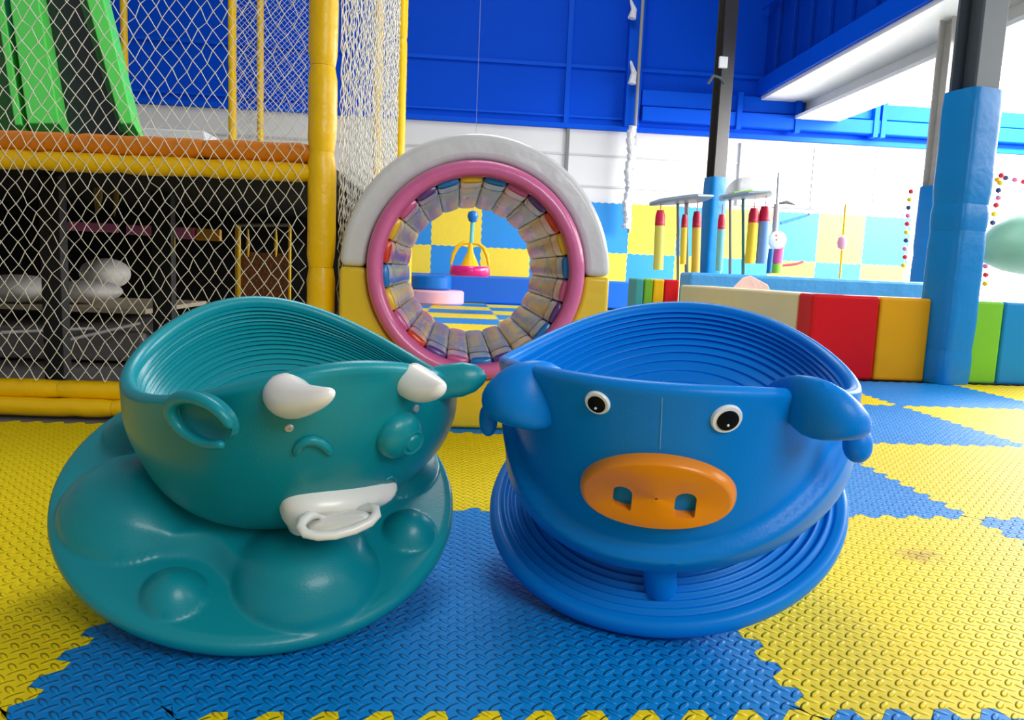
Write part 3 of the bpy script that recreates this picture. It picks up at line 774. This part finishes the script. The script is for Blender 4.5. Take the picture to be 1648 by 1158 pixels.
def slab(pts, Y0, Y1, z0, z1): pass
pl = onY(120, 492, YF+1.2)
simple(MB().box(-2.2, onY(242, 492, YF+1.2).x, YF+1.15, YF+1.9, pl.z-.02, pl.z).build('low_shelf_board', mat('shelf_tan', (180, 165, 140), .6), smooth=False, bevel=.003), 'pale board shelf under the deck carrying the white sacks', 'shelf')
simple(MB().box(-2.2, onY(240, 540, YF+1.0).x, YF+.95, YF+1.9, 0, onY(150, 545, YF+.7).z).build('grey_padded_step', mat('grey_step', (112, 108, 106), .7), smooth=False, bevel=.015), 'low grey padded step on the floor under the deck', 'step')
for i, (a, b, c_, lb) in enumerate((((0, 535), (150, 528), .0, 'thin grey rod lying across the lower left under the deck'), ((70, 556), (225, 520), 0, 'slanting grey rod under the deck beside the dark post'))):
    simple(MB().tube([onY(*a, YF+.62), onY(*b, YF+.9)], .006, 8).build('metal_rod', mat('rod_grey', (150, 148, 146), .4)), lb, 'rod')
M_pk = mat('pink_strip', (246, 130, 190), .5)
for (a, b, c_, d_, mm, lb) in ((93, 355, 187, 374, M_pk, 'long pink padded strip under the deck, leftmost'), (202, 361, 246, 379, M_pk, 'short pink padded strip under the deck, left of the dark post'), (264, 364, 313, 385, M_pk, 'pink padded strip just right of the dark post'), (315, 367, 354, 388, mat('amber_strip', (240, 170, 30), .5), 'amber yellow padded strip at the end of the pink row')):
    simple(pxbox(a, b, c_, d_, YF+1.3, .03, 'padded_strip', mm, bev=.005), lb, 'padded strip', 'coloured strips under the deck')
# brown net box
bn = thing('netted_doorway', 'doorway with brown mesh and yellow padded edge under the deck', 'doorway', tuple(onY(424, 490, YF+1.5)))
o = pxbox(388, 405, 465, 560, YF+1.52, .02, 'brown_panel', mat('brown_panel', (150, 92, 52), .7, bump=.01, bscale=60, var=.5, vscale=90), bn)
for a in (383, 466): 
    p = onY(a, 450, YF+1.5); MB().tube([(p.x, p.y, .0), (p.x, p.y, onY(a, 362, YF+1.5).z)], .007 if a > 400 else .013, 10).build('edge_pad', M_vyel, bn)
p, q = onY(383, 362, YF+1.5), onY(466, 362, YF+1.5); MB().tube([p, q], .007, 8).build('top_bar', mat('rod_grey', (150, 148, 146), .4), bn)
for px in (399, 444):
    simple(MB().tube([onY(px, 368, YF+1.48), onY(px, 395, YF+1.48), onY(px, 413, YF+1.48)], [.004, .009, .003], 8).build('hanging_toy', M_vyel), 'small yellow hanging piece in the brown mesh doorway, %s one' % ('left' if px < 420 else 'right'), 'hanging toy', 'yellow hanging pieces')
for (px, y0, y1, w_, lb) in ((158, 288, 345, 9, 'yellow hanging piece high under the deck, left one, wider'), (187, 290, 348, 5, 'thin yellow hanging piece high under the deck'), (280, 383, 407, 3, 'tiny yellow and white hanging piece below the pink strip')):
    simple(MB().tube([onY(px, y0, YF+1.0), onY(px, (y0+y1)/2, YF+1.0), onY(px-3, y1, YF+1.0)], [w_*.0015, w_*.0018, .002], 10, True).build('hanging_toy', mat('dim_yellow', (170, 140, 20), .5)), lb, 'hanging toy')

# slide on the deck
sl = thing('twin_lane_slide', 'tall green slide with a dark green lane and a black lane behind the net', 'slide', tuple(onY(130, 225, 4.0)))
def strip(a0, a1, b0, b1, Yt, Yb, th, name, m, lift=0):
    """board between top pixels a0,a1 (y=-60) and bottom pixels b0,b1 (y=226)"""
    P = [onY(a0, -60, Yt), onY(a1, -60, Yt), onY(b1, 226, Yb), onY(b0, 226, Yb)]
    n = (P[1]-P[0]).cross(P[2]-P[0]).normalized(); n = n if n.y < 0 else -n
    P = [p+n*lift for p in P]
    return MB().prism(P, -n*th).build(name, m, sl, smooth=False, bevel=.006)
strip(-60, 10, -10, 70, 4.9, 4.1, .03, 'green_lane', M_dgreen)
strip(60, 150, 100, 212, 4.9, 4.1, .03, 'black_lane', M_black_pl)
strip(-4, 8, 42, 54, 4.9, 4.1, .14, 'thin_rail', M_green, .11)
strip(20, 64, 64, 114, 4.9, 4.1, .16, 'middle_rail', M_green, .12)
strip(112, 140, 200, 216, 4.9, 4.1, .12, 'inner_rail_face', M_dgreen, .06)
strip(130, 160, 209, 230, 4.9, 4.1, .16, 'outer_rail', M_green, .12)
wb = pxbox(228, 205, 330, 240, 6.2, .6, 'white_box', mat('white_board', (222, 222, 222), .5), bev=.01)
tag(wb, 'white box edge showing behind the deck right of the green slide', 'box')

# ------------------------------------------------------------------ beyond the tunnel
YP = onZ(760, 488, 0).y
zp = onY(760, 443, YP).z
tag(MB().box(onY(640, 460, YP).x, onY(1080, 460, YP).x, YP, WY-.06, 0, zp).build('padded_platform', mat('royal_blue_vinyl', (0, 96, 206), .4), smooth=False, bevel=.02), 'long low blue padded platform along the far wall seen through the tunnel', 'platform')
def drum(pxl, pxr, pyt, pyb, Y, name, m, lb, cat):
    a = onY(pxl, pyb, Y); b = onY(pxr, pyt, Y); r = (b.x-a.x)/2; z_ = onY(700, pyb, Y).z if pyb < 480 else 0; c = ((a.x+b.x)/2, Y, z_); h_ = onY(700, pyt, Y).z-z_
    return tag(MB().lathe([(r-.02, 0), (r, .02), (r, h_-.02), (r-.02, h_), (.01, h_)], c, 40).build(name, m), lb, cat)
yy = YP-.42
drum(655, 747, 466, 487, yy, 'round_step', mat('pale_pink_vinyl', (250, 190, 214), .4), 'low pale pink round step at the foot of the blue drum', 'round step')
a = onY(700, 466, yy)
drum(660, 727, 443, 465.5, yy+.0, 'round_drum', mat('mid_blue_vinyl', (0, 110, 200), .3), 'shiny blue round drum stacked on the pale pink step', 'round step')
yp = thing('yellow_post', 'yellow padded post at the left inside the tunnel view', 'post', tuple(onZ(655, 500, 0)))
p = onY(655, 440, 7.4); MB().tube([(p.x, 7.4, 0), (p.x, 7.4, .95)], .045, 14).build('post_pad', M_vyel, yp)
# spinner toy
YQ = 6.6
sp = thing('hanging_spinner', 'hanging spinner with a magenta disc, yellow cone and arms on a blue ball', 'hanging swing', tuple(onY(756, 442, YQ)))
q = YQ/F; c = onY(756, 436, YQ)
MB().lathe([(30*q, -8*q), (32*q, -5*q), (32*q, 5*q), (30*q, 8*q), (1*q, 8*q)], c, 40).build('disc_seat', mat('magenta_vinyl', (220, 10, 130), .3, coat=.3), sp)
MB().lathe([(15*q, 8*q), (14*q, 10*q), (5*q, 30*q), (3*q, 44*q), (1*q, 45*q)], c, 24).build('cone', M_vyel, sp)
for s_ in (-1, 1):
    MB().tube([c+Vector((s_*x_*q, 0, z_*q)) for x_, z_ in ((3, 44), (12, 44), (21, 37), (27, 25), (30, 9))], [2*q, 3*q, 3.4*q, 3*q, 2*q], 8).build('arm', M_vyel, sp)
MB().tube([c+Vector((1*q, 0, 44*q)), c+Vector((2*q, 0, 82*q))], 3.2*q, 8).build('rope', mat('aqua_rope', (110, 200, 200), .5), sp)
MB().lathe([(1*q, -10*q), (6*q, -8*q), (9*q, 0), (7*q, 7*q), (1*q, 9*q)], c+Vector((2*q, 0, 86*q)), 20).build('ball', mat('mid_blue_vinyl', (0, 110, 200), .3), sp)
MB().tube([c+Vector((2*q, 0, 90*q)), c+Vector((2*q, 0, 900*q))], .0015, 6).build('cable', mat('rod_grey', (150, 148, 146), .4), sp)
# checkered wall mats
x00 = onY(774, 392, WY-.03).x
for r in range(2):
    for i in range(-3, 13):
        x = x00+i*T; blue = (i+r) % 2 == 1
        if x > onY(1420, 400, WY).x: continue
        z0_ = .055+r*T
        where = 'seen through the tunnel' if i < 2 else 'just right of the tunnel' if i < 5 else 'behind the ball pit'
        bm_ = MB()
        k = 14; pts = []
        for e in range(4):
            for j in range(k):
                t_ = j/k; o_ = .006*(1 if j % 2 else -1)
                if e == 0: pts.append((x+t_*T, z0_+(o_ if j else 0)))
                if e == 1: pts.append((x+T+(o_ if j else 0), z0_+t_*T))
                if e == 2: pts.append((x+T-t_*T, z0_+T-(-o_ if j else 0)))
                if e == 3: pts.append((x+(o_ if j else 0), z0_+T-t_*T))
        o = bm_.prism([(a, WY-.03, b) for a, b in pts], (0, .015, 0)).build('wall_foam_mat', M_wmb if blue else M_wmy, smooth=False)
        nm_ = '%s foam mat in the %s row on the far wall, %s' % ('blue' if blue else 'yellow', ('lower', 'upper')[r], where)
        tag(o, nm_, 'wall mat', nm_)

# ------------------------------------------------------------------ columns
def hcol(x, y, w_, z0, z1, m, parent):
    t_ = w_*.09; b = MB()
    b.box(x-w_/2, x+w_/2, y-w_/2, y-w_/2+t_, z0, z1).box(x-w_/2, x+w_/2, y+w_/2-t_, y+w_/2, z0, z1).box(x-t_/2, x+t_/2, y-w_/2+t_, y+w_/2-t_, z0, z1)
    return b.build('steel_column', m, parent, smooth=False, bevel=.003)
def column(px, pyf, wpad, pyt, Y, label, m, seams, padm=M_vblue, ww=None, rot=.6):
    p = onY(px, pyf, Y); w_ = wpad*Y/F; zt = onY(px+(pyf-pyt)*.08, pyt, Y).z
    root = thing('padded_column', label, 'column', (p.x, p.y, 0))
    s_ = hcol(0, 0, w_*.72 if ww is None else ww, 0.02, 6.5, m, None)
    s_.data.transform(Matrix.Rotation(rot, 4, 'Z')); s_.parent = root
    cuts = [0]+[onY(px+(pyf-a)*.08, a, Y).z for a in seams]+[zt]
    for i in range(len(cuts)-1):
        a, b = cuts[i], cuts[i+1]; h_ = w_*.44; mb = MB(); secs = []
        n = max(3, int((b-a)/.06))
        for j in range(n+1):
            z = a+(b-a)*j/n; e = min(j, n-j); k_ = (.955 if e == 0 else 1)*(1+random.uniform(-.012, .012))
            xx = Vector((math.cos(rot), math.sin(rot), 0)); yyv = Vector((-math.sin(rot), math.cos(rot), 0)); c_ = Vector((p.x, p.y, max(z, .001)))
            secs.append((c_, xx*h_*k_*1.12, yyv*h_*k_*1.12))
        mb.loft(secs, 32, .42).build('foam_wrap', padm, root, ang=50)
    return root
YC = onZ(1515, 618, 0).y+.08
column(1513, 618, 70, 147, YC, 'thick steel column wrapped in blue padding at right, standing on the blue mat', M_steelcol, (560, 372, 330), rot=.25)
column(1141, 436, 31, 286, 8.0*.9, 'slim dark steel column with blue padding behind the ball pit wall', M_dsteel, (), rot=.25)
column(1488, 445, 36, 300, 6.0, 'pale plaster column with light blue padding behind the thick one', mat('plaster', (190, 186, 180), .7, bump=.02, bscale=12), (412,), rot=.25)
# tape and bracket on the slim column
p = onY(1163, 101, 7.2*.985); tag(MB().box(p.x-.04, p.x+.04, p.y-.03, p.y, p.z-.05, p.z+.05).build('white_tag', M_white, smooth=False, bevel=.004), 'small white tag fixed high on the slim dark column', 'tag')
p = onY(1150, 128, 7.2*.985); tag(MB().tube([p+Vector((-.06, 0, -.04)), p+Vector((-.02, -.02, .03)), p+Vector((.05, 0, .02)), p+Vector((.1, 0, -.03))], .014, 8).build('cable_clamp', M_steelcol), 'grey clamp on the slim dark column below the white tag', 'clamp')

# ------------------------------------------------------------------ ball pit walls
YW = onZ(1430, 612, 0).y; ZW = onY(1430, 478, YW).z
def block(P, Q, m, lb, th=.2, h_=None, z0=0, name='soft_wall_block'):
    P, Q = Vector((P[0], P[1], 0)), Vector((Q[0], Q[1], 0)); d = (Q-P).normalized(); n = Vector((-d.y, d.x, 0)); n = n if n.y > 0 else -n
    g = .002; P2, Q2 = P+d*g, Q-d*g
    o = MB().prism([P2+UP*z0, Q2+UP*z0, Q2+n*th+UP*z0, P2+n*th+UP*z0], (0, 0, (h_ or ZW)-z0)).build(name, m, smooth=False, bevel=.012, segs=3)
    return tag(o, lb, 'soft wall block')
def vm(n, c): return mat('vinyl_'+n, c, .42, bump=.003, bscale=8, spec=.2)
xc = lambda px: onY(px, 540, YW).x
xd = xc(1272)
# front run
block((xc(1306), YW), (xc(1412), YW), vm('red', (206, 8, 26)), 'wide red soft block in the ball pit wall')
block((xc(1412), YW), (xc(1495), YW), vm('amber', (224, 160, 14)), 'amber yellow soft block left of the thick padded column')
block((xc(1495), YW), (xc(1548), YW), vm('amber2', (224, 150, 14)), 'soft block hidden mostly behind the thick padded column')
block((xc(1548), YW), (xc(1612), YW), vm('lime', (126, 200, 58)), 'lime green soft block right of the thick padded column')
block((xc(1612), YW), (xc(1720), YW), vm('sky', (30, 140, 210)), 'sky blue soft block cut by the right edge')
cr = onY(1272, 474, YW+.22)
block((cr.x, YW+.14), (xc(1304), YW+.0), vm('red_b', (200, 10, 24)), 'narrow red soft block at the wall corner beside the cream one')
far = onZ(1095, 457, ZW)
far = onY(1095, 457, YW+1.35)
block((far.x, YW+1.35), (cr.x, YW+.14), vm('cream', (222, 208, 164)), 'long cream soft block angled back toward the slim column')
xs_ = [1022, 1037, 1052, 1070, 1094]
for i, (cc, nm_) in enumerate((((70, 160, 160), 'teal'), ((120, 180, 50), 'green'), ((244, 190, 20), 'yellow'), ((214, 20, 30), 'red'))):
    a, b = onY(xs_[i], 460, YW+1.5+.0), onY(xs_[i+1], 460, YW+1.5)
    block((a.x, YW+1.5), (b.x, YW+1.5), vm('s'+nm_, cc), 'small %s soft block at the far left end of the ball pit wall' % nm_, h_=onY(1060, 449, YW+1.5).z)
# inner light blue wall and ledge
YI = YW+2.0
a, b = onY(1110, 450, YI), onY(1500, 470, YI)
tag(MB().box(a.x, b.x, YI, YI+.25, 0, onY(1300, 446, YI).z).build('inner_pit_wall', mat('pale_blue_vinyl', (70, 160, 226), .4, bump=.008, bscale=10), smooth=False, bevel=.02), 'long light blue padded inner wall of the ball pit', 'soft wall block')
tag(MB().prism([onY(1178, 466, YW+1.2), onY(1240, 467, YW+1.2), onY(1236, 458, YW+1.2), onY(1208, 443, YW+1.2), onY(1196, 447, YW+1.2)], (0, .02, 0)).build('crumpled_sheet', mat('pale_pink_sheet', (246, 210, 206), .6, bump=.01, bscale=15), smooth=False, bevel=.004), 'pale pink folded sheet lying on the cream block edge', 'sheet')

# ------------------------------------------------------------------ carousels behind the pit
YR = 6.4
g_ = YR/F
M_pg = mat('pole_grey', (130, 134, 140), .4)
def gnd(p): return Vector((p.x, p.y, -.012))
def pole(parent, px, y0, y1, r=2.6, m=M_pg, Y=YR, dx=0): return MB().tube([onY(px, y0, Y), onY(px-dx, y1, Y), gnd(onY(px-dx-3, y1, Y))], r*g_, 10).build('pole', m, parent)
c1 = thing('hanging_bag_carousel', 'punch bag carousel left of and behind the slim column', 'carousel', tuple(onY(1090, 440, YR)), 'bag carousels')
MB().loft([(onY(1046, 328, YR), UP*3*g_, Vector((0, .03, 0))), (onY(1060, 325, YR), UP*5*g_, Vector((0, .25, 0))), (onY(1100, 321, YR), UP*6*g_, Vector((0, .4, 0))), (onY(1130, 320, YR), UP*5*g_, Vector((0, .3, 0)))], 18).build('canopy_ring', mat('canopy_grey', (150, 168, 184), .4), c1)
pole(c1, 1091, 328, 448); pole(c1, 1105, 326, 445, 3.4)
c2 = thing('hanging_bag_carousel', 'punch bag carousel with a clear dome right of the slim column', 'carousel', tuple(onY(1195, 440, YR)), 'bag carousels')
MB().loft([(onY(1160, 318, YR), UP*4*g_, Vector((0, .05, 0))), (onY(1180, 316, YR), UP*5*g_, Vector((0, .35, 0))), (onY(1215, 314, YR), UP*5*g_, Vector((0, .35, 0))), (onY(1236, 314, YR), UP*4*g_, Vector((0, .1, 0)))], 18).build('canopy_ring', mat('canopy_grey', (150, 168, 184), .4), c2)
pole(c2, 1175, 318, 440); pole(c2, 1196, 316, 440, 2.8, mat('pole_teal', (70, 130, 130), .4))
dm = onY(1203, 312, YR+.1); prof = [(36*g_*math.cos(a), 28*g_*math.sin(a)) for a in [PI/2*i/8 for i in range(9)]]
MB().lathe(prof, dm, 28).build('dome', mat('grey_dome', (186, 188, 190), .3, alpha=.7), c2)
pp = onY(1196, 312, YR-.1); MB().loft([(pp+Vector((-16*g_, 0, 0)), UP*3*g_, Vector((0, .02, 0))), (pp, UP*5*g_, Vector((0, .03, 0))), (pp+Vector((14*g_, 0, 4*g_)), UP*4*g_, Vector((0, .02, 0)))], 10).build('leaf_trim', mat('lime_leaf', (150, 210, 60), .4), c2)
def bag(px, y0, y1, r, body, dx, lb):
    A, B = onY(px, y0, YR-.1), onY(px-dx, y1, YR-.1)
    b = thing('punch_bag', lb, 'punch bag', tuple(B), 'hanging punch bags')
    L = A.lerp(B, .2); M_ = MB().tube([L, B], r*g_, 16).build('bag_body', body, b)
    MB().tube([A.lerp(B, .0), A.lerp(B, .10), A.lerp(B, .26)], [r*.7*g_, r*1.0*g_, r*1.03*g_], 14).build('bag_top', mat('crimson_top', (196, 10, 60), .4), b)
    MB().tube([A+UP*16*g_, A], .8*g_, 6).build('strap', mat('crimson_top', (196, 10, 60), .4), b)
bag(1063, 338, 434, 8, mat('bag_olive', (214, 206, 90), .4), 4, 'pale yellow punch bag with crimson top, leftmost of the hanging bags')
bag(1102, 345, 425, 5, mat('bag_yellow', (240, 200, 40), .4), 3, 'thin yellow punch bag behind the two grey poles')
bag(1122, 340, 440, 7, mat('bag_amber', (220, 180, 60), .4), 3, 'amber punch bag half hidden behind the slim padded column')
bag(1162, 345, 436, 6, mat('bag_aqua', (120, 200, 200), .4), 5, 'aqua punch bag just right of the slim padded column')
bag(1214, 335, 424, 8, mat('bag_yellow', (240, 200, 40), .4), 8, 'yellow punch bag with crimson top right of the teal pole')
bag(1232, 332, 424, 9, mat('bag_blue', (110, 150, 210), .4), 7, 'pale blue punch bag, rightmost of the hanging bags')
cl = thing('climbing_character_post', 'tall grey post with coloured arms and a round white face panel', 'toy post', tuple(onY(1248, 440, YR)))
MB().tube([onY(1253, 278, YR), onY(1250, 330, YR)], 1.8*g_, 8).build('thin_pole', M_pg, cl)
MB().tube([onY(1250, 328, YR), onY(1247, 375, YR)], 4.5*g_, 12).build('post_body', mat('pole_pale', (170, 170, 172), .5), cl)
MB().tube([onY(1254, 327, YR), onY(1266, 325, YR), onY(1279, 329, YR)], [2*g_, 3*g_, 1.5*g_], 8).build('motor_arm', mat('motor_grey', (110, 108, 106), .5), cl)
MB().tube([onY(1256, 359, YR), onY(1280, 352, YR), onY(1300, 346, YR)], [3*g_, 2.6*g_, 2*g_], 10).build('blue_arm', mat('arm_blue', (90, 170, 214), .4), cl)
MB().lathe([(.4*g_, -2*g_), (2.6*g_, 0), (.4*g_, 3*g_)], onY(1302, 345, YR), 12).build('arm_tip', M_pink, cl)
pc = onY(1251, 386, YR-.05); MB().lathe([(13*g_, .01), (14.5*g_, 0), (14.5*g_, .03), (12*g_, .04), (.5*g_, .042)], pc+Vector((0, .02, 0)), 32, (0, -1, 0)).build('face_panel', M_white, cl)
for dx, dy in ((-4, -7), (-3, 0)): MB().lathe([(1.6*g_, 0), (1.4*g_, .004), (.1*g_, .005)], pc+Vector((dx*g_, -.02, dy*-g_)), 12, (0, -1, 0)).build('red_dot', mat('dot_red', (220, 90, 80), .5), cl)
MB().tube([onY(1254, 394, YR), onY(1250, 424, YR)], 8*g_, 16).build('pink_section', mat('sec_pink', (230, 90, 150), .4), cl)
MB().tube([onY(1250, 424, YR), onY(1249, 440, YR)], 9*g_, 16).build('green_section', mat('sec_green', (150, 210, 70), .4), cl)
MB().tube([onY(1241, 400, YR-.1), onY(1237, 440, YR-.1)], 4*g_, 12).build('blue_section', mat('sec_blue', (0, 110, 180), .4), cl)
MB().tube([onY(1258, 427, YR), onY(1280, 425, YR), onY(1293, 421, YR)], [2.4*g_, 2.6*g_, 2*g_], 10).build('red_arm', mat('arm_red', (226, 90, 110), .4), cl)
tg = thing('rope_ball', 'pink ball threaded on a yellow hanging rod behind the pit', 'hanging toy', tuple(onY(1352, 440, YR)))
MB().tube([onY(1361, 328, YR), onY(1357, 378, YR)], 1.8*g_, 8).build('rod', M_vyel, tg)
MB().tube([onY(1355, 402, YR), onY(1352, 440, YR), gnd(onY(1350, 440, YR))], 1.8*g_, 8).build('rod', M_vyel, tg)
MB().lathe([(.4*g_, -12*g_), (6*g_, -9*g_), (8*g_, 0), (6*g_, 8*g_), (.4*g_, 12*g_)], onY(1355, 390, YR), 20).build('ball', mat('pale_pink_ball', (246, 170, 200), .4), tg)
# bead strings
def beads(pts, Y, lb):
    root = thing('bead_string', lb, 'bead string', tuple(onY(pts[-1][0], pts[-1][1], Y)), 'bead strings')
    MB().tube([onY(a, b, Y) for a, b in pts]+([gnd(onY(*pts[-1], Y))] if pts[-1][1] > 400 else []), .003, 6).build('cord', M_white, root)
    cs = ((220, 40, 60), (240, 200, 40), (40, 60, 120), (230, 120, 170)); tot = []
    for i in range(len(pts)-1):
        (a, b), (c_, d_) = pts[i], pts[i+1]; n = max(1, int(math.hypot(c_-a, d_-b)/12))
        for j in range(n): tot.append((a+(c_-a)*j/n, b+(d_-b)*j/n))
    for i, (a, b) in enumerate(tot):
        MB().lathe([(.001, -.02), (.016, -.012), (.02, 0), (.016, .012), (.001, .02)], onY(a+random.uniform(-1, 1), b, Y), 10).build('bead', mat('bead_%d' % (i % 4), cs[i % 4], .4), root)
beads([(1466, 308), (1460, 360), (1454, 440)], 5.6, 'hanging string of small coloured beads left of the pale plaster column')
beads([(1612, 282), (1604, 330), (1588, 400), (1584, 470)], 4.95, 'hanging string of coloured beads right of the thick padded column')
beads([(1590, 292), (1618, 286), (1648, 292), (1670, 300)], 4.98, 'level string of coloured beads near the right edge')
# pale green dome
dg_ = onY(1660, 400, 4.4); k = 4.4/F
tag(MB().lathe([(.5*k, 60*k), (30*k, 55*k), (60*k, 36*k), (78*k, 12*k), (82*k, 0), (78*k, -14*k), (66*k, -26*k), (40*k, -38*k), (10*k, -44*k), (.5*k, -45*k)], dg_, 40).build('balloon_dome', mat('pale_green_balloon', (150, 216, 190), .4)), 'large pale green rounded balloon shape cut by the right edge', 'inflatable')
